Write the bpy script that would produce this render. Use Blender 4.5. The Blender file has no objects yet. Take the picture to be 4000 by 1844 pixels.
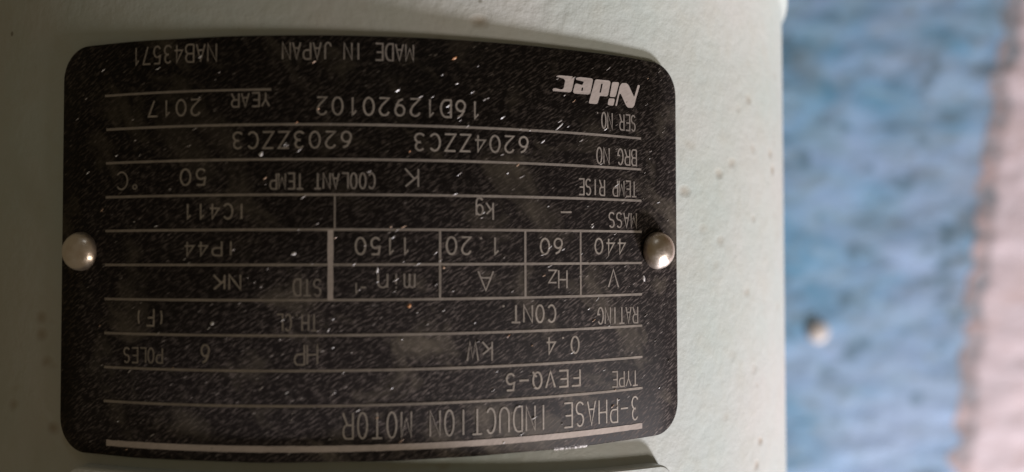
import bpy, bmesh, math, random
from mathutils import Vector, noise, Matrix
random.seed(7)
MM = 0.001
SC = bpy.context.scene
COL = SC.collection

# ------------------------------------------------------------------ camera, world, lights, exposure
# motor axis = Z through the origin; the front of the shell faces -Y; lengths are given in millimetres
cam_d = bpy.data.cameras.new('camera')
cam = bpy.data.objects.new('camera', cam_d); COL.objects.link(cam)
cam_d.sensor_width = 36.0; cam_d.lens = 27.28
cam.matrix_world = (Matrix.Translation((27.83*MM, -190.06*MM, 0))
                    @ Matrix.Rotation(math.radians(90)+0.02346, 4, 'X') @ Matrix.Rotation(-0.00212, 4, 'Z'))
cam_d.clip_start = 0.005; cam_d.clip_end = 20
cam_d.dof.use_dof = True; cam_d.dof.focus_distance = 0.112; cam_d.dof.aperture_fstop = 9.8
SC.camera = cam

W = bpy.data.worlds.new('World'); SC.world = W; W.use_nodes = True
wn = W.node_tree; wn.nodes.clear()
wo = wn.nodes.new('ShaderNodeOutputWorld'); wb = wn.nodes.new('ShaderNodeBackground')
wb.inputs['Color'].default_value = (0.092, 0.072, 0.043, 1); wb.inputs['Strength'].default_value = 1.0
wn.links.new(wb.outputs[0], wo.inputs[0])

def area(name, pos, target, size, power, color):
    l = bpy.data.lights.new(name, 'AREA'); l.shape = 'DISK'; l.size = size; l.energy = power; l.color = color
    o = bpy.data.objects.new(name, l); COL.objects.link(o)
    p = Vector(pos); o.location = p
    o.rotation_euler = (Vector(target)-p).to_track_quat('-Z', 'Y').to_euler()
    return o
az, el = math.radians(83), math.radians(-49)
dist = 1.50
key_pos = Vector((math.sin(az)*math.cos(el), -math.cos(az)*math.cos(el), math.sin(el)))*dist
area('key_lamp', key_pos, (0.05, -0.05, 0), 0.19, 36.0, (1.0, 0.955, 1.0))
az2, el2 = math.radians(56), math.radians(-34)
soft_pos = Vector((math.sin(az2)*math.cos(el2), -math.cos(az2)*math.cos(el2), math.sin(el2)))*1.1
area('soft_lamp', soft_pos, (0.03, -0.05, 0), 0.26, 4.3, (1.0, 0.90, 0.80))
area('window_light', (0.10, -0.45, 0.55), (0.0, -0.08, 0), 0.16, 0.10, (0.85, 0.94, 1.0))

SC.view_settings.view_transform = 'Standard'; SC.view_settings.look = 'None'
SC.view_settings.exposure = 0; SC.view_settings.gamma = 1
SC.render.resolution_x = 1024; SC.render.resolution_y = 472
SC.render.engine = 'CYCLES'

# ------------------------------------------------------------------ helpers
RP = 90.06          # radius of the plate's face
RC = 89.11          # radius of the shell
def cyl(s, z, r):   # arc length along the plate's face (mm), height (mm), radius (mm) -> point
    t = s/RP
    return Vector((r*math.sin(t), -r*math.cos(t), z))*MM

def link(name, verts, faces, mat, parent=None, uvs=None, smooth=False, mats=None, fm=None):
    me = bpy.data.meshes.new(name)
    me.from_pydata([tuple(v) for v in verts], [], faces)
    if uvs is not None:
        ul = me.uv_layers.new(name='plan')
        for lp in me.loops:
            ul.data[lp.index].uv = uvs[lp.vertex_index]
    for m in (mats or [mat]): me.materials.append(m)
    if fm:
        for p, k in zip(me.polygons, fm): p.material_index = k
    if smooth:
        for p in me.polygons: p.use_smooth = True
    me.update()
    o = bpy.data.objects.new(name, me); COL.objects.link(o)
    if parent: o.parent = parent
    return o

class NT:
    def __init__(s, name):
        s.m = bpy.data.materials.new(name); s.m.use_nodes = True
        s.t = s.m.node_tree; s.t.nodes.clear()
        s.out = s.n('ShaderNodeOutputMaterial'); s.b = s.n('ShaderNodeBsdfPrincipled')
        s.l(s.b.outputs[0], s.out.inputs['Surface'])
    def n(s, k, **kw):
        q = s.t.nodes.new(k)
        for a, v in kw.items(): setattr(q, a, v)
        return q
    def l(s, a, b): s.t.links.new(a, b)
    def setv(s, sock, v):
        if hasattr(v, 'is_linked') or isinstance(v, bpy.types.NodeSocket): s.l(v, sock)
        else: sock.default_value = v
    def coords(s, uv=True, rot=0, scale=(1, 1, 1), loc=(0, 0, 0)):
        tc = s.n('ShaderNodeTexCoord'); mp = s.n('ShaderNodeMapping')
        # rotate first, stretch second
        mp.vector_type = 'POINT'
        src = tc.outputs['UV' if uv else 'Object']
        if rot:
            m0 = s.n('ShaderNodeMapping'); m0.inputs['Rotation'].default_value = (0, 0, rot)
            s.l(src, m0.inputs[0]); src = m0.outputs[0]
        s.l(src, mp.inputs[0]); mp.inputs['Scale'].default_value = scale; mp.inputs['Location'].default_value = loc
        return mp.outputs[0]
    def noise(s, co, scale, detail=2, rough=.5, dist=0):
        q = s.n('ShaderNodeTexNoise'); s.l(co, q.inputs['Vector'])
        q.inputs['Scale'].default_value = scale; q.inputs['Detail'].default_value = detail
        q.inputs['Roughness'].default_value = rough; q.inputs['Distortion'].default_value = dist
        return q.outputs['Fac']
    def voro(s, co, scale, out='Distance', rnd=1):
        q = s.n('ShaderNodeTexVoronoi'); s.l(co, q.inputs['Vector'])
        q.inputs['Scale'].default_value = scale; q.inputs['Randomness'].default_value = rnd
        return q.outputs[out]
    def ramp(s, f, pts, interp='LINEAR'):
        q = s.n('ShaderNodeValToRGB'); s.l(f, q.inputs[0]); cr = q.color_ramp; cr.interpolation = interp
        while len(cr.elements) < len(pts): cr.elements.new(.5)
        for e, (p, c) in zip(cr.elements, pts):
            e.position = p; e.color = (c, c, c, 1) if not isinstance(c, tuple) else (*c, 1)
        return q.outputs[0]
    def mix(s, f, a, b, mode='MIX'):
        q = s.n('ShaderNodeMix', data_type='RGBA', blend_type=mode)
        s.setv(q.inputs['Factor'], f); 
        for i, v in ((6, a), (7, b)):
            if isinstance(v, tuple): q.inputs[i].default_value = (*v, 1)
            else: s.l(v, q.inputs[i])
        return q.outputs[2]
    def math(s, op, a, b=0.0):
        q = s.n('ShaderNodeMath', operation=op); s.setv(q.inputs[0], a); s.setv(q.inputs[1], b); return q.outputs[0]
    def bump(s, h, strength, dist):
        q = s.n('ShaderNodeBump'); s.l(h, q.inputs['Height'])
        q.inputs['Strength'].default_value = strength; q.inputs['Distance'].default_value = dist
        s.l(q.outputs[0], s.b.inputs['Normal']); return q

# ------------------------------------------------------------------ materials
def streak_mask(t, seed=0.0):
    """dust caught along the brushed grain of the plate (UV in mm)"""
    co = t.coords(rot=math.radians(-33), scale=(0.42, 1.9, 1), loc=(seed, seed*.7, 0))
    fine = t.ramp(t.noise(co, 2.1, 3, .6), [(.50, 0), (.66, 1)])
    co2 = t.coords(rot=math.radians(-31), scale=(0.55, 2.9, 1), loc=(3.1+seed, 8.2, 0))
    cell = t.ramp(t.voro(co2, 0.85), [(.07, 1), (.17, 0)])
    gate = t.ramp(t.noise(co2, .30, 2, .5), [(.48, 0), (.60, 1)])
    spots = t.math('MULTIPLY', cell, gate)
    big = t.ramp(t.noise(t.coords(), .07, 3, .6), [(.30, .35), (.68, 1.0)])
    fine = t.math('MULTIPLY', fine, big)
    return fine, spots, big

def mat_plate():
    t = NT('black_plate_enamel')
    fine, spots, big = streak_mask(t)
    base = t.mix(t.math('MULTIPLY', big, .5), (.0095, .0078, .0074), (.019, .0155, .015))
    c = t.mix(t.math('MULTIPLY', fine, .72), base, (.155, .128, .117))
    c = t.mix(t.math('MULTIPLY', spots, .7), c, (.33, .29, .27))
    smear = t.ramp(t.noise(t.coords(rot=.6, scale=(.6, 1, 1)), .13, 4, .62, .6), [(.53, 0), (.72, 1)])
    c = t.mix(t.math('MULTIPLY', smear, .5), c, (.15, .128, .10))
    t.l(c, t.b.inputs['Base Color'])
    t.l(t.ramp(fine, [(0, .55), (1, .8)]), t.b.inputs['Roughness'])
    t.b.inputs['Specular IOR Level'].default_value = .07
    h = t.math('ADD', t.math('MULTIPLY', fine, .6), spots)
    t.bump(h, .35, .00006)
    return t.m
def mat_print(name, col, fade=.35, metal=.0):
    t = NT(name)
    fine, spots, big = streak_mask(t, 1.7)
    n = t.ramp(t.noise(t.coords(rot=-.55, scale=(.6, 2.2, 1)), 1.6, 3, .6), [(.30, 1), (.72, 0)])
    worn = t.ramp(t.noise(t.coords(loc=(5, 2, 0)), .16, 3, .6), [(.38, 0), (.68, 1)])
    c = t.mix(t.math('MULTIPLY', worn, fade*.7), col, (.07, .058, .05))
    c = t.mix(t.math('MULTIPLY', n, fade), c, (.06, .05, .045))
    c = t.mix(t.math('MULTIPLY', spots, .7), c, (.5, .46, .43))
    t.l(c, t.b.inputs['Base Color'])
    t.b.inputs['Roughness'].default_value = .5; t.b.inputs['Specular IOR Level'].default_value = .3; t.b.inputs['Metallic'].default_value = metal
    return t.m
def mat_casing():
    t = NT('pale_green_machine_paint')
    co = t.coords(uv=False)
    n1 = t.noise(co, 28, 4, .55); n2 = t.noise(co, 260, 3, .6)
    c = t.mix(t.ramp(n1, [(.3, 0), (.7, 1)]), (.480, .565, .550), (.575, .572, .560))
    c = t.mix(t.math('MULTIPLY', t.ramp(n2, [(.45, 0), (.75, 1)]), .25), c, (.46, .45, .38))
    # rust freckles and dirt specks in clusters
    clus = t.ramp(t.noise(co, 34, 3, .6), [(.48, 0), (.60, 1)])
    sp = t.ramp(t.voro(t.coords(uv=False, scale=(1,1,1.5)), 190), [(.06, 1), (.34, 0)])
    gate = t.ramp(t.noise(co, 140, 1, .5), [(.50, 0), (.58, 1)])
    sm = t.math('MULTIPLY', t.math('MULTIPLY', sp, clus), gate)
    c = t.mix(t.math('MULTIPLY', sm, .65), c, (.30, .22, .15))
    sp2 = t.ramp(t.voro(co, 75), [(.018, 1), (.036, 0)])
    c = t.mix(t.math('MULTIPLY', t.math('MULTIPLY', sp2, t.ramp(t.noise(co, 20, 1), [(.5, 0), (.55, 1)])), .75), c, (.12, .10, .07))
    # greenish grime film
    g = t.ramp(t.noise(co, 9, 4, .6), [(.42, 0), (.75, 1)])
    c = t.mix(t.math('MULTIPLY', g, .30), c, (.38, .38, .29))
    t.l(c, t.b.inputs['Base Color'])
    t.b.inputs['Roughness'].default_value = .42; t.b.inputs['Specular IOR Level'].default_value = .4
    lift = t.math('SUBTRACT', t.math('ADD', t.math('MULTIPLY', t.noise(co, 520, 3, .6), .5), t.noise(co, 60, 3, .5)), t.math('MULTIPLY', sm, .5))
    t.bump(lift, .45, .0006)
    return t.m
def mat_metal():
    t = NT('worn_aluminium')
    co = t.coords(uv=False)
    n = t.noise(co, 900, 3, .6)
    tarn = t.ramp(t.noise(co, 260, 3, .6), [(.42, 0), (.66, 1)])
    c = t.mix(n, (.66, .58, .52), (.84, .77, .71))
    t.l(t.mix(t.math('MULTIPLY', tarn, .6), c, (.50, .34, .20)), t.b.inputs['Base Color'])
    t.b.inputs['Metallic'].default_value = .88
    t.l(t.ramp(n, [(.3, .27), (.7, .42)]), t.b.inputs['Roughness'])
    t.bump(t.noise(co, 500, 3, .6), .25, .0004)
    return t.m
def mat_flake(name, col, rough=.35):
    t = NT(name); t.b.inputs['Base Color'].default_value = (*col, 1); t.b.inputs['Roughness'].default_value = rough
    co = t.coords(uv=False); t.l(t.mix(t.noise(co, 2500, 2), col, tuple(x*.7 for x in col)), t.b.inputs['Base Color'])
    return t.m
def mat_wall():
    t = NT('blue_wall_paint')
    co = t.coords(uv=False, rot=0, scale=(1, 1, 1))
    st = t.coords(uv=False, scale=(1.0, 1, 1.9))
    a = t.ramp(t.noise(st, 13, 4, .55, .4), [(.36, 0), (.64, 1)])
    b = t.ramp(t.noise(st, 34, 4, .6, .5), [(.44, 0), (.58, 1)])
    c = t.mix(a, (.100, .300, .480), (.310, .465, .710))
    c = t.mix(t.math('MULTIPLY', b, .6), c, (.27, .42, .55))
    d = t.ramp(t.noise(co, 8, 2, .5), [(.50, 0), (.72, 1)])
    sp = t.n('ShaderNodeSeparateXYZ'); t.l(co, sp.inputs[0])
    area_ = t.math('SUBTRACT', t.math('MULTIPLY', sp.outputs[0], 5.0), t.math('MULTIPLY', sp.outputs[2], 2.0))
    area_ = t.ramp(t.math('MULTIPLY', t.math('ADD', area_, t.math('MULTIPLY', t.noise(co, 20, 4, .6), 2.2)), .35), [(.74, 0), (.96, 1)])
    c = t.mix(t.math('MULTIPLY', area_, .45), c, (.38, .47, .70))
    pits = t.ramp(t.noise(t.coords(uv=False, scale=(1, 1, 1.4), loc=(2, 0, 1)), 48, 2, .5), [(.59, 0), (.67, 1)])
    c = t.mix(t.math('MULTIPLY', pits, .75), c, (.10, .19, .27))
    c = t.mix(t.math('MULTIPLY', d, .25), c, (.40, .52, .80))
    e = t.ramp(t.noise(st, 70, 3, .6), [(.56, 0), (.68, 1)])
    c = t.mix(t.math('MULTIPLY', e, .6), c, (.20, .27, .32))
    # grime: dark blotches, thicker towards the seam high on the wall
    g = t.ramp(t.noise(st, 22, 3, .6, .3), [(.56, 0), (.70, 1)])
    sx = t.n('ShaderNodeSeparateXYZ'); t.l(co, sx.inputs[0])
    k = t.math('ADD', t.math('MULTIPLY', sx.outputs[0], 2.2), t.math('MULTIPLY', sx.outputs[2], 1.6))
    k = t.ramp(k, [(.45, .4), (.85, 1)])
    c = t.mix(t.math('MULTIPLY', t.math('MULTIPLY', g, k), .85), c, (.14, .18, .21))
    g2 = t.ramp(t.noise(st, 16, 4, .6), [(.45, 0), (.66, 1)])
    k2 = t.ramp(t.math('ADD', t.math('MULTIPLY', sx.outputs[0], 2.2), t.math('MULTIPLY', sx.outputs[2], .6)), [(.62, 0), (.80, 1)])
    c = t.mix(t.math('MULTIPLY', t.math('MULTIPLY', g2, k2), .8), c, (.24, .25, .27))
    t.l(c, t.b.inputs['Base Color']); t.b.inputs['Roughness'].default_value = .6
    t.bump(t.noise(co, 120, 4, .6), .35, .002)
    return t.m
def mat_seam():
    t = NT('dirty_bare_render')
    co = t.coords(uv=False, scale=(1, 1, 1.3))
    a = t.ramp(t.noise(co, 45, 3, .6), [(.40, 0), (.62, 1)])
    c = t.mix(a, (.25, .28, .33), (.46, .36, .37))
    t.l(c, t.b.inputs['Base Color']); t.b.inputs['Roughness'].default_value = .7
    t.bump(t.noise(co, 90, 4, .6), .5, .003)
    return t.m
def mat_band():
    t = NT('pinkish_white_wall_paint')
    co = t.coords(uv=False, scale=(1, 1, 1.6))
    a = t.ramp(t.noise(co, 40, 3, .6), [(.35, 0), (.7, 1)])
    c = t.mix(a, (.62, .52, .56), (.68, .60, .66))
    e = t.ramp(t.noise(co, 25, 3, .6), [(.55, 0), (.72, 1)])
    c = t.mix(t.math('MULTIPLY', e, .35), c, (.64, .46, .42))
    t.l(c, t.b.inputs['Base Color']); t.b.inputs['Roughness'].default_value = .6
    t.bump(t.noise(co, 90, 4, .6), .4, .002)
    return t.m
M_PLATE = mat_plate()
M_TITLE = mat_print('title_lettering', (.54, .49, .45), .38, .45)
M_LABEL = mat_print('silver_lettering', (.43, .385, .35), .42, .5)
M_STAMP = mat_print('stamped_lettering', (.48, .43, .385), .45, .5)
M_RULE = mat_print('ruled_line_metal', (.40, .355, .32), .38, .5)
M_BRIGHT = mat_print('bright_line_metal', (.56, .49, .455), .25, .3)
M_CASING = mat_casing(); M_METAL = mat_metal(); M_WALL = mat_wall(); M_BAND = mat_band(); M_SEAM = mat_seam()

# ------------------------------------------------------------------ setting: the wall behind
WY = 300.0
def wall_h(x, z):
    p = Vector((x*.011, z*.019, 3.1))
    h = noise.fractal(p, 1.0, 2.0, 4)*1.5
    p2 = Vector((x*.045+z*.015, z*.085, 9.0))
    h += noise.fractal(p2, 1.0, 2.0, 3)*.7
    for cx, cz, r, d in ((268, 112, 7, 3.5), (222, 88, 8, 3), (326, 120, 10, 4), (248, -98, 9, 3), (196, 60, 9, 3), (250, 30, 11, 2.5)):
        q = ((x-cx)**2+((z-cz)*1.4)**2)/(r*r)
        if q < 6: h -= .45*d*math.exp(-q)
    return h
def edge_x(z):     # where the blue paint stops, sloping across the wall
    return 330 + z*.125 + .0002*z*z + 5*noise.noise(Vector((z*.05, 0, 5))) + 3*noise.noise(Vector((z*.16, 0, 1)))
def wall_sheet(name, x0, x1, z0, z1, nx, nz, off, mat, left_edge=None, parent=None):
    vs, fs = [], []
    for j in range(nz+1):
        z = z0+(z1-z0)*j/nz
        xa = left_edge(z) if left_edge else x0
        for i in range(nx+1):
            x = xa+(x1-xa)*i/nx
            vs.append(Vector((x, WY-wall_h(x, z)-off, z))*MM)
    for j in range(nz):
        for i in range(nx):
            a = j*(nx+1)+i; fs.append((a, a+1, a+nx+2, a+nx+1))
    if off:          # thickness of the coat along its torn edge
        base = len(vs)
        for j in range(nz+1):
            z = z0+(z1-z0)*j/nz; x = left_edge(z)-3.5
            vs.append(Vector((x, WY-wall_h(x, z)+.5, z))*MM)
        for j in range(nz):
            fs.append((j*(nx+1), j*(nx+1)+nx+1, base+j+1, base+j))
    o = link(name, vs, fs, mat, parent, smooth=True)
    return o
wall = wall_sheet('wall', -420, 720, -420, 420, 300, 240, 0, M_WALL)
wall['kind'] = 'structure'
def seam_x(z): return edge_x(z) - 11 + 5*noise.noise(Vector((z*.09, 4, 2))) + 2.5*noise.noise(Vector((z*.3, 4, 2)))
wall_sheet('bare_render_seam', 0, 380, -420, 420, 60, 240, .30, M_SEAM, seam_x, wall)
wall_sheet('paint_band', 0, 720, -420, 420, 110, 240, .60, M_BAND, edge_x, wall)

# white plug in the wall
def lathe(name, prof, n, mat, parent=None, M=Matrix(), smooth=True, wob=None):
    vs, fs = [], []
    for r, h in prof:
        for k in range(n):
            a = 2*math.pi*k/n
            w = 1+(wob(a, r, h) if wob else 0)
            vs.append(M @ (Vector((r*w*math.cos(a), r*w*math.sin(a), h))*MM))
    for i in range(len(prof)-1):
        for k in range(n):
            a = i*n+k; b = i*n+(k+1) % n
            fs.append((a, b, b+n, a+n))
    fs.append(tuple(range((len(prof)-1)*n, len(prof)*n)))
    return link(name, vs, fs, mat, parent, smooth=smooth)
M_PLUG = mat_flake('yellowed_white_plastic', (.66, .61, .58), .5)
plug = bpy.data.objects.new('wall_plug', None); COL.objects.link(plug)
plug['label'] = 'small round whitish plug sticking out of the blue wall'; plug['category'] = 'wall plug'
PX, PZ = 219.8, -49.2
plug.location = Vector((PX, WY-wall_h(PX, PZ)-.5, PZ))*MM
PM = Matrix.Translation((0, .8*MM, 0)) @ Matrix.Rotation(math.radians(90), 4, 'X') @ Matrix.Scale(.88, 4)
lathe('plug_shaft', [(6.0, -6), (6.0, .6), (5.6, .8)], 24, M_PLUG, plug, PM)
lathe('plug_head', [(6.2, .5), (7.6, .9), (7.9, 1.7), (7.0, 2.8), (4.8, 3.6), (1.8, 4.0), (.3, 4.0)], 28, M_PLUG, plug, PM)

# ------------------------------------------------------------------ the motor
motor = bpy.data.objects.new('electric_motor', None); COL.objects.link(motor)
motor.location = (0, 0, 0)
motor['label'] = 'pale green electric motor casing carrying a black riveted rating plate seen upside down'
motor['category'] = 'electric motor'

# shell: a turned casting with a flare at the top rim
def shell():
    prof = [(RC, -150), (RC, -90), (RC, -40), (RC, 0), (RC, 30), (RC, 49.4), (RC+.15, 50.0), (RC+.45, 50.7), (RC+.8, 51.3)]
    n = 384; vs, fs, uv = [], [], []
    for r, z in prof:
        for k in range(n):
            a = 2*math.pi*k/n
            vs.append(Vector((r*math.sin(a), -r*math.cos(a), z))*MM)
    for i in range(len(prof)-1):
        for k in range(n):
            a = i*n+k; b = i*n+(k+1) % n; fs.append((a, b, b+n, a+n))
    return link('casing', vs, fs, M_CASING, motor, smooth=True)
shell()
def flange():
    prof = [(RC+.82, 51.3), (RC+1.1, 51.8), (RC+1.2, 52.6), (RC+1.2, 58), (RC+2, 59), (70, 59.2)]
    return lathe('end_flange', prof, 256, M_CASING, motor)
flange()

# --- rounded plate bent round the shell
def slab(name, s0, s1, z0, z1, rad, r_in, r_out, ch, mat, parent, cols=170, edge_jit=0, mats=None, ztop=None, uvout=True):
    """curved slab; its outline has rounded corners of radius rad; ch = chamfer"""
    def half(s, inset):
        a, b = s0+inset, s1-inset; rr = max(rad-inset, .01)
        lo, hi = z0+inset, z1-inset
        d = 0
        if s < a+rr: d = rr-math.sqrt(max(0, rr*rr-(a+rr-s)**2))
        if s > b-rr: d = rr-math.sqrt(max(0, rr*rr-(s-(b-rr))**2))
        j = edge_jit*noise.noise(Vector((s*.12, 0, inset*0)))
        zt = (ztop(s) if ztop else 0)
        return lo+d+j, hi-d+zt+edge_jit*noise.noise(Vector((s*.1, 7, 0)))
    def svals(inset):
        a, b = s0+inset, s1-inset; rr = max(rad-inset, .01); v = []
        for k in range(13): v.append(a+rr*(1-math.cos(math.pi/2*k/12)))
        n = cols
        for k in range(1, n): v.append(a+rr+(b-a-2*rr)*k/n)
        for k in range(13): v.append(b-rr+rr*math.sin(math.pi/2*k/12))
        return v
    loops = []
    for inset, r in ((0, r_in), (0, r_out-ch), (ch, r_out)):
        sv = svals(inset); lo = [(s, half(s, inset)[0]) for s in sv]; hi = [(s, half(s, inset)[1]) for s in reversed(sv)]
        loops.append(([cyl(s, z, r) for s, z in lo+hi], [(s, z) for s, z in lo+hi]))
    vs, uv = [], []
    for a, b in loops: vs += a; uv += b
    N = len(loops[0][0]); fs, fm = [], []
    for L in range(2):
        for k in range(N):
            a = L*N+k; b = L*N+(k+1) % N; fs.append((a, b, b+N, a+N)); fm.append(0)
    H = N//2
    for k in range(H-1):
        fs.append((2*N+k, 2*N+k+1, 2*N+N-2-k, 2*N+N-1-k)); fm.append(0)
    return link(name, vs, fs, mat, parent, uvs=uv)
plate = bpy.data.objects.new('nameplate', None); COL.objects.link(plate); plate.parent = motor
plate.location = (0, 0, 0)
S0, S1, Z0, Z1 = -35.0, 56.35, -26.65, 28.5
pl = slab('plate', S0, S1, Z0, Z1, 4.6, RC+.02, RP, .14, M_PLATE, plate, edge_jit=.10)
for p in pl.data.polygons[-200:]: p.use_smooth = True

# block below the plate, its upper edge just enters the frame
def block_top(s):
    t = (s+32)/85.0
    return -2.6*max(0, t-.45)/.55 if t > .45 else 0
slab('raised_boss', -32.6, 54.0, -60, -28.2, 2.6, RC-.3, RC+2.0, .22, M_CASING, motor, ztop=block_top)

# --- print: single-stroke engraved letters laid on the curved face
RPR = RP+.035
def ribbon(pts, w, closed=False):
    """2D polyline -> quads strip in (s,z)"""
    P = [Vector(p) for p in pts]; V, F = [], []
    n = len(P)
    for i, p in enumerate(P):
        if closed: a, b = P[(i-1) % n], P[(i+1) % n]
        else: a, b = P[max(i-1, 0)], P[min(i+1, n-1)]
        d1 = (p-a); d2 = (b-p)
        if d1.length < 1e-6: d1 = d2
        if d2.length < 1e-6: d2 = d1
        d1 = d1.normalized(); d2 = d2.normalized()
        m = (d1+d2)
        m = m.normalized() if m.length > .2 else d1
        nrm = Vector((-m.y, m.x)); k = 1/max(.55, abs(nrm.dot(Vector((-d1.y, d1.x)))))
        V.append(p+nrm*w/2*k); V.append(p-nrm*w/2*k)
    for i in range(n-1 if not closed else n):
        a = 2*i; b = 2*((i+1) % n); F.append((a, a+1, b+1, b))
    return V, F
def arc(cx, cy, rx, ry, a0, a1, n=10):
    return [(cx+rx*math.cos(math.radians(a0+(a1-a0)*k/n)), cy+ry*math.sin(math.radians(a0+(a1-a0)*k/n))) for k in range(n+1)]
O = arc(.5, .5, .46, .5, 90, 450, 20)
G = {
 'A': [[(0, 0), (.5, 1), (1, 0)], [(.18, .34), (.82, .34)]],
 'B': [[(0, 0), (0, 1), (.6, 1)]+arc(.6, .76, .34, .24, 90, -90, 6)+[(0, .52)], [(.6, .52)]+arc(.62, .26, .36, .26, 90, -90, 6)+[(0, 0)]],
 'C': [arc(.52, .5, .5, .5, 42, 318, 16)],
 'D': [[(0, 0), (0, 1), (.45, 1)]+arc(.45, .5, .5, .5, 90, -90, 10)+[(0, 0)]],
 'E': [[(.95, 1), (0, 1), (0, 0), (.95, 0)], [(0, .52), (.8, .52)]],
 'F': [[(.95, 1), (0, 1), (0, 0)], [(0, .52), (.78, .52)]],
 'G': [arc(.52, .5, .5, .5, 42, 360, 18)[:-2]+[(1, .42), (.6, .42)]],
 'H': [[(0, 0), (0, 1)], [(1, 0), (1, 1)], [(0, .52), (1, .52)]],
 'I': [[(.5, 0), (.5, 1)]],
 'J': [[(.8, 1), (.8, .28)]+arc(.42, .28, .38, .28, 0, -170, 8)],
 'K': [[(0, 0), (0, 1)], [(.95, 1), (0, .38)], [(.30, .56), (1, 0)]],
 'L': [[(0, 1), (0, 0), (.9, 0)]],
 'M': [[(0, 0), (0, 1), (.5, .25), (1, 1), (1, 0)]],
 'N': [[(0, 0), (0, 1), (1, 0), (1, 1)]],
 'O': [O], 'Q': [O, [(.6, .28), (1.0, -.04)]],
 'P': [[(0, 0), (0, 1), (.6, 1)]+arc(.6, .73, .36, .27, 90, -90, 8)+[(0, .46)]],
 'R': [[(0, 0), (0, 1), (.6, 1)]+arc(.6, .74, .36, .26, 90, -90, 8)+[(0, .48)], [(.55, .48), (1, 0)]],
 'S': [arc(.5, .745, .42, .255, 30, 270, 10)+arc(.5, .25, .46, .25, 90, -150, 10)[1:]],
 'T': [[(0, 1), (1, 1)], [(.5, 1), (.5, 0)]],
 'U': [[(0, 1), (0, .35)]+arc(.5, .35, .5, .35, 180, 360, 10)+[(1, 1)]],
 'V': [[(0, 1), (.5, 0), (1, 1)]],
 'W': [[(0, 1), (.25, 0), (.5, .85), (.75, 0), (1, 1)]],
 'Y': [[(0, 1), (.5, .5), (1, 1)], [(.5, .5), (.5, 0)]],
 'Z': [[(0, 1), (.95, 1), (0, 0), (1, 0)]],
 '0': [O],
 '1': [[(.22, .76), (.55, 1), (.55, 0)]],
 '2': [arc(.5, .72, .42, .28, 165, -20, 9)+[(.72, .42), (.08, 0), (.95, 0)]],
 '3': [arc(.46, .75, .38, .25, 150, -90, 9)+arc(.46, .26, .44, .26, 90, -150, 10)],
 '4': [[(.72, 0), (.72, 1), (.02, .3), (1, .3)]],
 '5': [[(.88, 1), (.2, 1), (.1, .55)]+arc(.48, .32, .42, .32, 130, -150, 10)],
 '6': [[(.78, .97), (.42, .86), (.14, .55)], arc(.5, .31, .42, .31, 0, 360, 16)],
 '7': [[(0, 1), (.95, 1), (.35, 0)]],
 '9': [[(.22, .03), (.58, .14), (.86, .45)], arc(.5, .69, .42, .31, 0, 360, 16)],
 '-': [[(.0, .45), (1.0, .45)]],
 '.': [[(.40, .06), (.62, .06)]],
 '(': [arc(.95, .5, .55, .62, 140, 220, 8)], ')': [arc(.05, .5, .55, .62, 40, -40, 8)],
 'k': [[(0, 0), (0, 1)], [(.85, .66), (0, .26)], [(.3, .4), (.9, 0)]],
 'g': [arc(.45, .42, .42, .30, 0, 360, 14), [(.88, .72), (.88, 0)]+arc(.46, -.02, .42, .26, 0, -150, 8)],
 'z': [[(0, .68), (.9, .68), (0, 0), (.95, 0)]],
 'm': [[(0, 0), (0, .95)], [(0, .7)]+arc(.25, .7, .25, .25, 160, 0, 6)+[(.5, 0)], [(.5, .7)]+arc(.75, .7, .25, .25, 160, 0, 6)+[(1, 0)]],
 'i': [[(.5, 0), (.5, .72)], [(.44, .95), (.56, .95)]],
 'n': [[(.05, 0), (.05, .95)], [(.05, .62)]+arc(.5, .62, .45, .33, 170, 0, 8)+[(.95, 0)]],
 '°': [arc(.5, .5, .5, .5, 0, 360, 12)],
}
NARROW = {'I': .3, '.': .5, '1': .8}
def lettering(text, s0, s1, z0, z1, h, w, gap, mat, name='lettering'):
    """reads towards -s with its top towards -z (the plate hangs upside down)"""
    n = len(text); W_ = s0-s1
    adv = W_/(n-gap) if n > 1 else W_; gw = adv*(1-gap) if n > 1 else W_
    vs, fs, uv = [], [], []
    for i, chx in enumerate(text):
        if chx == ' ': continue
        for k, st in enumerate(G[chx]):
            closed = len(st) > 4 and (Vector(st[0])-Vector(st[-1])).length < .02
            pts = st[:-1] if closed else st
            # subdivide long strokes so that they follow the curve
            q = []
            for a, b in zip(pts, pts[1:]+([pts[0]] if closed else [])):
                L = abs((b[0]-a[0])*gw); m = max(1, int(L/.7))
                for e in range(m): q.append((a[0]+(b[0]-a[0])*e/m, a[1]+(b[1]-a[1])*e/m))
            if not closed: q.append(pts[-1])
            mm = []
            for (x, y) in q:
                u = adv*i+gw*x
                t = u/W_ if W_ else 0
                mm.append((s0-u, z0+(z1-z0)*t-y*h))
            V, F = ribbon(mm, w, closed)
            b0 = len(vs)
            for v in V:
                vs.append(cyl(v.x, v.y, RPR+.004*k)); uv.append((v.x, v.y))
            fs += [tuple(reversed([b0+c for c in f])) for f in F]
    o = link(name, vs, fs, mat, plate, uvs=uv)
    return o
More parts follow.
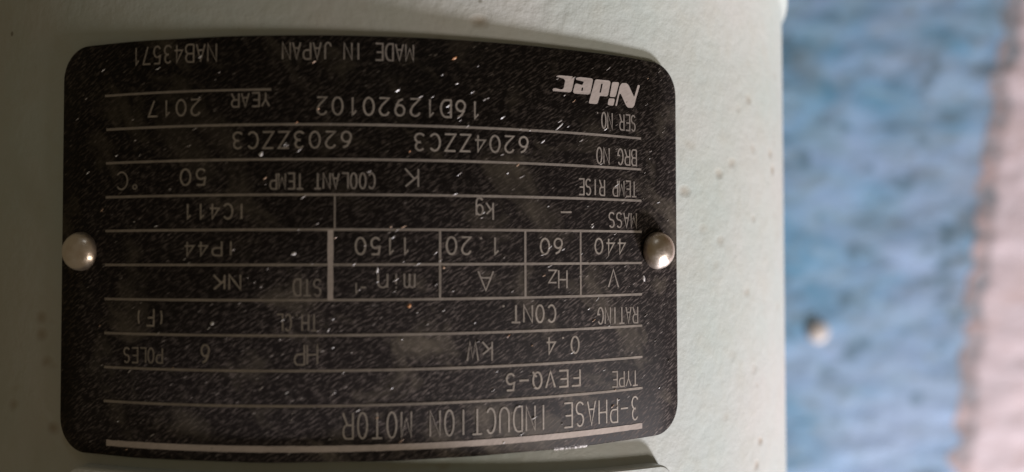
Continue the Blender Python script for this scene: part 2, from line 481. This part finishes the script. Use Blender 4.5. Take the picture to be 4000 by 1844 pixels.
TEXT = [
 ("MADE IN JAPAN", 15.01, -1.84, 27.50, 27.50, 2.16, 'L'), ("NAB43571", -10.70, -22.92, 27.55, 27.60, 2.30, 'L'),
 ("SER NO.", 48.04, 41.03, 20.10, 20.10, 2.25, 'L'), ("16D12920102", 23.94, 2.57, 20.36, 20.38, 2.25, 'S'),
 ("YEAR", -3.55, -8.59, 21.00, 20.94, 1.75, 'L'), ("2017", -12.81, -20.46, 20.30, 20.38, 2.08, 'S'),
 ("BRG NO", 48.19, 41.21, 15.10, 15.05, 2.25, 'L'), ("6204ZZC3", 30.68, 15.09, 15.91, 15.82, 2.20, 'S'),
 ("6203ZZC3", 7.11, -8.45, 15.91, 15.87, 2.10, 'S'), ("TEMP RISE", 48.16, 38.27, 10.50, 10.50, 2.20, 'L'),
 ("K", 15.66, 13.93, 11.19, 11.23, 2.35, 'L'), ("COOLANT TEMP", 10.08, -3.42, 10.55, 10.49, 2.00, 'L'),
 ("50", -11.96, -15.64, 11.19, 11.19, 2.07, 'S'), ("°", -22.11, -22.71, 9.3, 9.3, 0.55, 'L'), ("C", -23.54, -25.41, 11.05, 11.04, 2.3, 'L'),
 ("MASS", 48.12, 43.23, 5.91, 5.90, 2.10, 'L'), ("-", 37.12, 35.46, 6.77, 6.73, 2.13, 'S'), ("kg", 25.65, 23.23, 6.85, 6.85, 2.25, 'L'),
 ("IC411", -6.51, -15.12, 6.57, 6.65, 1.92, 'S'), ("440", 46.08, 40.84, 2.18, 2.17, 2.13, 'S'), ("60", 35.75, 32.36, 2.14, 2.12, 2.12, 'S'),
 ("1.20", 26.67, 19.32, 2.24, 2.28, 2.26, 'S'), ("1150", 14.67, 7.57, 2.20, 2.16, 2.14, 'S'), ("IP44", -7.88, -14.94, 1.73, 1.70, 1.80, 'S'),
 ("V", 44.82, 43.10, -2.22, -2.20, 2.50, 'L'), ("Hz", 36.37, 33.49, -2.24, -2.21, 2.47, 'L'), ("A", 25.67, 23.60, -2.28, -2.26, 2.52, 'L'),
 ("min", 15.20, 10.43, -2.54, -2.51, 1.85, 'L'), ("-1", 8.96, 7.40, -3.66, -3.66, 1.32, 'L'), ("STD", 3.25, -0.37, -3.21, -3.13, 2.11, 'L'),
 ("NK", -7.24, -10.87, -2.60, -2.60, 1.85, 'S'), ("RATING", 48.26, 41.30, -7.64, -7.54, 2.30, 'L'), ("CONT.", 34.62, 26.48, -6.99, -6.80, 2.31, 'S'),
 ("TH.CL", 2.77, -2.50, -7.68, -7.67, 2.10, 'L'), ("(F)", -17.70, -22.14, -7.10, -7.06, 2.20, 'S'), ("0.4", 38.25, 33.26, -11.42, -11.35, 2.27, 'S'),
 ("kW", 25.48, 22.11, -11.64, -11.54, 2.50, 'L'), ("HP", 2.79, -0.16, -11.53, -11.68, 2.50, 'L'), ("6", -11.33, -12.56, -11.64, -11.66, 2.35, 'S'),
 ("POLES", -18.03, -23.89, -12.19, -12.27, 1.93, 'L'), ("TYPE", 48.19, 43.62, -16.80, -16.70, 2.14, 'L'), ("FEVQ-5", 38.35, 27.35, -15.99, -16.01, 2.20, 'S'),
 ("3-PHASE INDUCTION MOTOR", 48.26, 6.07, -20.56, -20.35, 3.30, 'T'),
]
for tx, s0, s1, z0, z1, h, k in TEXT:
    w = {'L': .215, 'S': .25, 'T': .215}[k]
    gap = {'L': .26, 'S': .30, 'T': .32}[k]
    if tx in ('-', 'min', 'kg', 'kW', 'Hz', 'HP'): gap = .22
    lettering(tx, s0, s1, z0, z1, h, w, gap, {'S': M_STAMP, 'T': M_TITLE, 'L': M_LABEL}[k])

def rule(sa, sb, za, zb, w, mat, name='ruled_line', lift=0):
    """horizontal if za==zb (then w is its height), vertical otherwise"""
    vs, fs, uv = [], [], []
    if abs(za-zb) < .6:
        n = max(2, int(abs(sb-sa)/1.0))
        for k in range(n+1):
            s = sa+(sb-sa)*k/n; z = za+(zb-za)*k/n
            ww = w*(1+.18*noise.noise(Vector((s*.8, z, 2)))); 
            for e in (-1, 1):
                vs.append(cyl(s, z+e*ww/2, RPR+lift)); uv.append((s, z+e*ww/2))
            if k: b = 2*k; fs.append((b-2, b, b+1, b-1))
    else:
        n = 8
        for k in range(n+1):
            z = za+(zb-za)*k/n
            for e in (-1, 1):
                s = sa+e*w/2*(1+.15*noise.noise(Vector((sa, z*1.7, 4))))
                vs.append(cyl(s, z, RPR+lift)); uv.append((s, z))
            if k: b = 2*k; fs.append((b-2, b-1, b+1, b))
    return link(name, vs, fs, mat, plate, uvs=uv)
rule(-27.4, -3.3, 21.42, 21.40, .30, M_RULE)
for z in (16.85, 12.32, 7.75, 3.23, -1.31, -5.86, -10.40, -14.93, -19.43):
    rule(-27.1, 49.1, z, z, .33, M_RULE)
rule(-26.6, 49.0, -24.95, -24.86, .80, M_BRIGHT)
rule(4.42, 4.42, 3.2, -5.9, .74, M_BRIGHT, lift=.004)
for s in (18.51, 30.18): rule(s, s, 3.2, -5.8, .30, M_RULE, lift=.004)
rule(38.54, 38.54, 3.2, -5.8, .26, M_RULE, lift=.004)
rule(4.95, 4.95, 7.7, 3.4, .22, M_RULE, lift=.004)

# maker's logo: heavy slanted letters, filled outlines with slits
def logo_shape(contours):
    cu = bpy.data.curves.new('outline', 'CURVE'); cu.dimensions = '2D'; cu.fill_mode = 'BOTH'
    for c in contours:
        # round the corners slightly
        pts = []
        n = len(c)
        for i in range(n):
            a, b, d = Vector(c[i-1]), Vector(c[i]), Vector(c[(i+1) % n])
            r = .10
            u = (a-b); v = (d-b)
            pts.append(b+u.normalized()*min(r, u.length*.3)); pts.append(b+v.normalized()*min(r, v.length*.3))
        sp = cu.splines.new('POLY'); sp.points.add(len(pts)-1); sp.use_cyclic_u = True
        for p, q in zip(sp.points, pts): p.co = (q.x, q.y, 0, 1)
    ob = bpy.data.objects.new('outline', cu)
    me = bpy.data.meshes.new_from_object(ob)
    bpy.data.objects.remove(ob); bpy.data.curves.remove(cu)
    bm = bmesh.new(); bm.from_mesh(me); bpy.data.meshes.remove(me)
    bmesh.ops.remove_doubles(bm, verts=bm.verts, dist=1e-5)
    V = [v.co.copy() for v in bm.verts]; F = [tuple(v.index for v in f.verts) for f in bm.faces]; bm.free()
    return V, F
LOGO = [
 [[(48.54, 24.69), (48.94, 24.65), (48.09, 22.4), (47.88, 21.62), (47.52, 21.21), (46.69, 21.15), (46.34, 21.43), (45.38, 23.07), (45.15, 22.96), (44.69, 21.22), (44.41, 21.23), (45.25, 24.18), (45.6, 24.61), (46.42, 24.7), (46.83, 24.44), (47.83, 22.8)]],
 [[(43.89, 24.51), (44.12, 24.62), (45.0, 24.68), (45.10, 24.5), (44.50, 22.62), (44.32, 22.47), (43.54, 22.43), (43.47, 22.56)]],
 [[(43.32, 22.18), (44.20, 22.25), (44.34, 22.10), (44.10, 21.29), (43.95, 21.2), (43.26, 21.2), (43.09, 21.37)]],
 [[(40.98, 24.54), (41.2, 24.7), (43.39, 24.74), (43.62, 24.53), (43.16, 22.58), (42.93, 22.42), (41.78, 22.41), (41.4, 21.32), (41.18, 21.19), (40.01, 21.18), (39.96, 21.34)],
  [(42.02, 24.2), (42.30, 24.2), (41.95, 22.84), (41.70, 22.82)]],
 [[(37.89, 24.59), (38.51, 24.76), (40.45, 24.77), (40.66, 24.58), (40.2, 22.66), (39.91, 22.42), (37.62, 22.39), (37.42, 22.6), (37.73, 23.69), (37.94, 23.83), (38.92, 23.66), (39.18, 24.19), (37.89, 24.34)],
  [(38.81, 23.34), (39.07, 23.36), (38.97, 22.85), (38.71, 22.81)]],
 [[(34.77, 24.52), (35.17, 24.71), (37.43, 24.76), (37.64, 24.51), (37.22, 22.7), (36.96, 22.48), (34.27, 22.47), (34.29, 22.78), (34.66, 22.9), (35.65, 22.75), (35.96, 22.96), (36.21, 24.11), (35.96, 24.31), (35.07, 24.46)]],
]
lv, lf, luv = [], [], []
for cs in LOGO:
    V, F = logo_shape(cs); b0 = len(lv)
    for v in V: lv.append(cyl(v.x, v.y, RPR+.02)); luv.append((v.x, v.y))
    for f in F:
        P = [V[i] for i in f]; ar = (P[1]-P[0]).cross(P[2]-P[0]).z
        f2 = [b0+i for i in f]
        lf.append(tuple(f2 if ar > 0 else reversed(f2)))
link('logo', lv, lf, M_BRIGHT, plate, uvs=luv)

# --- rivets
def rivet(s, z, rad, h, rot, seed, label=None):
    t = s/RP
    # local frame: x along the circumference, y = up, z = outward
    X = Vector((math.cos(t), math.sin(t), 0)); N = Vector((math.sin(t), -math.cos(t), 0)); Z = Vector((0, 0, 1))
    M = Matrix(((X.x, Z.x, N.x, 0), (X.y, Z.y, N.y, 0), (X.z, Z.z, N.z, 0), (0, 0, 0, 1)))
    M = Matrix.Translation(cyl(s, z, RP)) @ M @ Matrix.Rotation(rot, 4, 'Z')
    prof = [(rad*.90, -.05), (rad*.99, .12)]
    for k in range(0, 12):
        a = math.pi/2*k/12
        prof.append((rad*math.cos(a), .25+(h-.25)*math.sin(a)))
    prof.append((rad*.03, h))
    def wob(a, r, hh): return .022*noise.noise(Vector((math.cos(a)*1.6, math.sin(a)*1.6, hh*1.2+seed)))+.012*noise.noise(Vector((math.cos(a)*5, math.sin(a)*5, hh*3+seed)))
    o = lathe('rivet', prof, 48, M_METAL, plate, M, wob=wob)
    if label: o['label'] = label
    return o
rivet(-31.0, .50, 2.62, 2.3, .3, 1.0, 'rivet with a rough rim at the dark end of the plate')
rivet(51.95, .50, 2.75, 2.5, .1, 5.0, 'bright rivet with a sharp highlight at the lit end of the plate')

# --- dust flakes and grit lying on the plate
def flakes(name, n, mats, smin, smax, parent, extra=()):
    vs, fs, fm = [], [], []
    def add(s, z, L, w, ang, k, rr=RP+.03):
        c, sn = math.cos(ang), math.sin(ang); b = len(vs); m = 6
        for i in range(m):
            a = 2*math.pi*i/m; j = random.uniform(.7, 1.15)
            u, v = math.cos(a)*L/2*j, math.sin(a)*w/2*j
            vs.append(cyl(s+u*c-v*sn, z+u*sn+v*c, rr))
        vs.append(cyl(s, z, rr+min(w, .25)*.45))
        for i in range(m): fs.append((b+i, b+(i+1) % m, b+m)); fm.append(k)
    for _ in range(n):
        u = random.random()**.75
        s = smin+(smax-smin)*u; z = random.uniform(Z0+1, Z1-1)
        L = random.choice((.4, .5, .6, .7, .85, 1.0)); w = random.uniform(.10, .20)
        add(s, z, L, w, math.radians(random.gauss(33, 7)), random.choices(range(4), (6, 1.6, 1, .3))[0])
    for s, z, L, w, ang, k in extra: add(s, z, L, w, math.radians(ang), k)
    o = link(name, vs, fs, None, parent, mats=mats, fm=fm)
    o['kind'] = 'stuff'
    return o
FM = [mat_flake('pale_dust', (.30, .27, .25)), mat_flake('white_grit', (.70, .68, .68), .3), mat_flake('tan_grit', (.50, .33, .22)), mat_flake('rust_grit', (.52, .24, .10))]
EX = [(10.4, -2.0, .95, .34, 80, 1), (-4.6, 13.0, .75, .55, 55, 1), (-1.3, 3.0, .0001, .0001, 0, 1), (14.5, -6.7, .7, .5, 60, 3), (19.0, -1.75, .4, .35, 60, 2),
      (-.3, .1, .65, .5, 20, 1), (49.5, -3.6, .45, .9, 10, 1), (20.4, 26.0, .8, .4, 35, 3), (-11.0, -8.9, .6, .5, 50, 1), (35.3, 17.6, 1.9, .22, 42, 1), (32.8, 15.4, .8, .2, 40, 1)]
flakes('dust_flakes', 200, FM, -33, 55, plate, EX)

# pale slivers painting in the lamp's glint on the plate's lower metal edge
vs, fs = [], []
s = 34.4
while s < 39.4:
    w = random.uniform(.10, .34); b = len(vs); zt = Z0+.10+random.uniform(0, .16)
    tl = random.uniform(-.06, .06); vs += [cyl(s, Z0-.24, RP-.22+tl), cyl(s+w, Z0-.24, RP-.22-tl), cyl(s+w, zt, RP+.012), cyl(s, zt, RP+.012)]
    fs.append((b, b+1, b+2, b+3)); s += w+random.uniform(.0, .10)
link('edge_glint', vs, fs, mat_flake('painted_edge_glint', (.50, .47, .46), .6), plate)
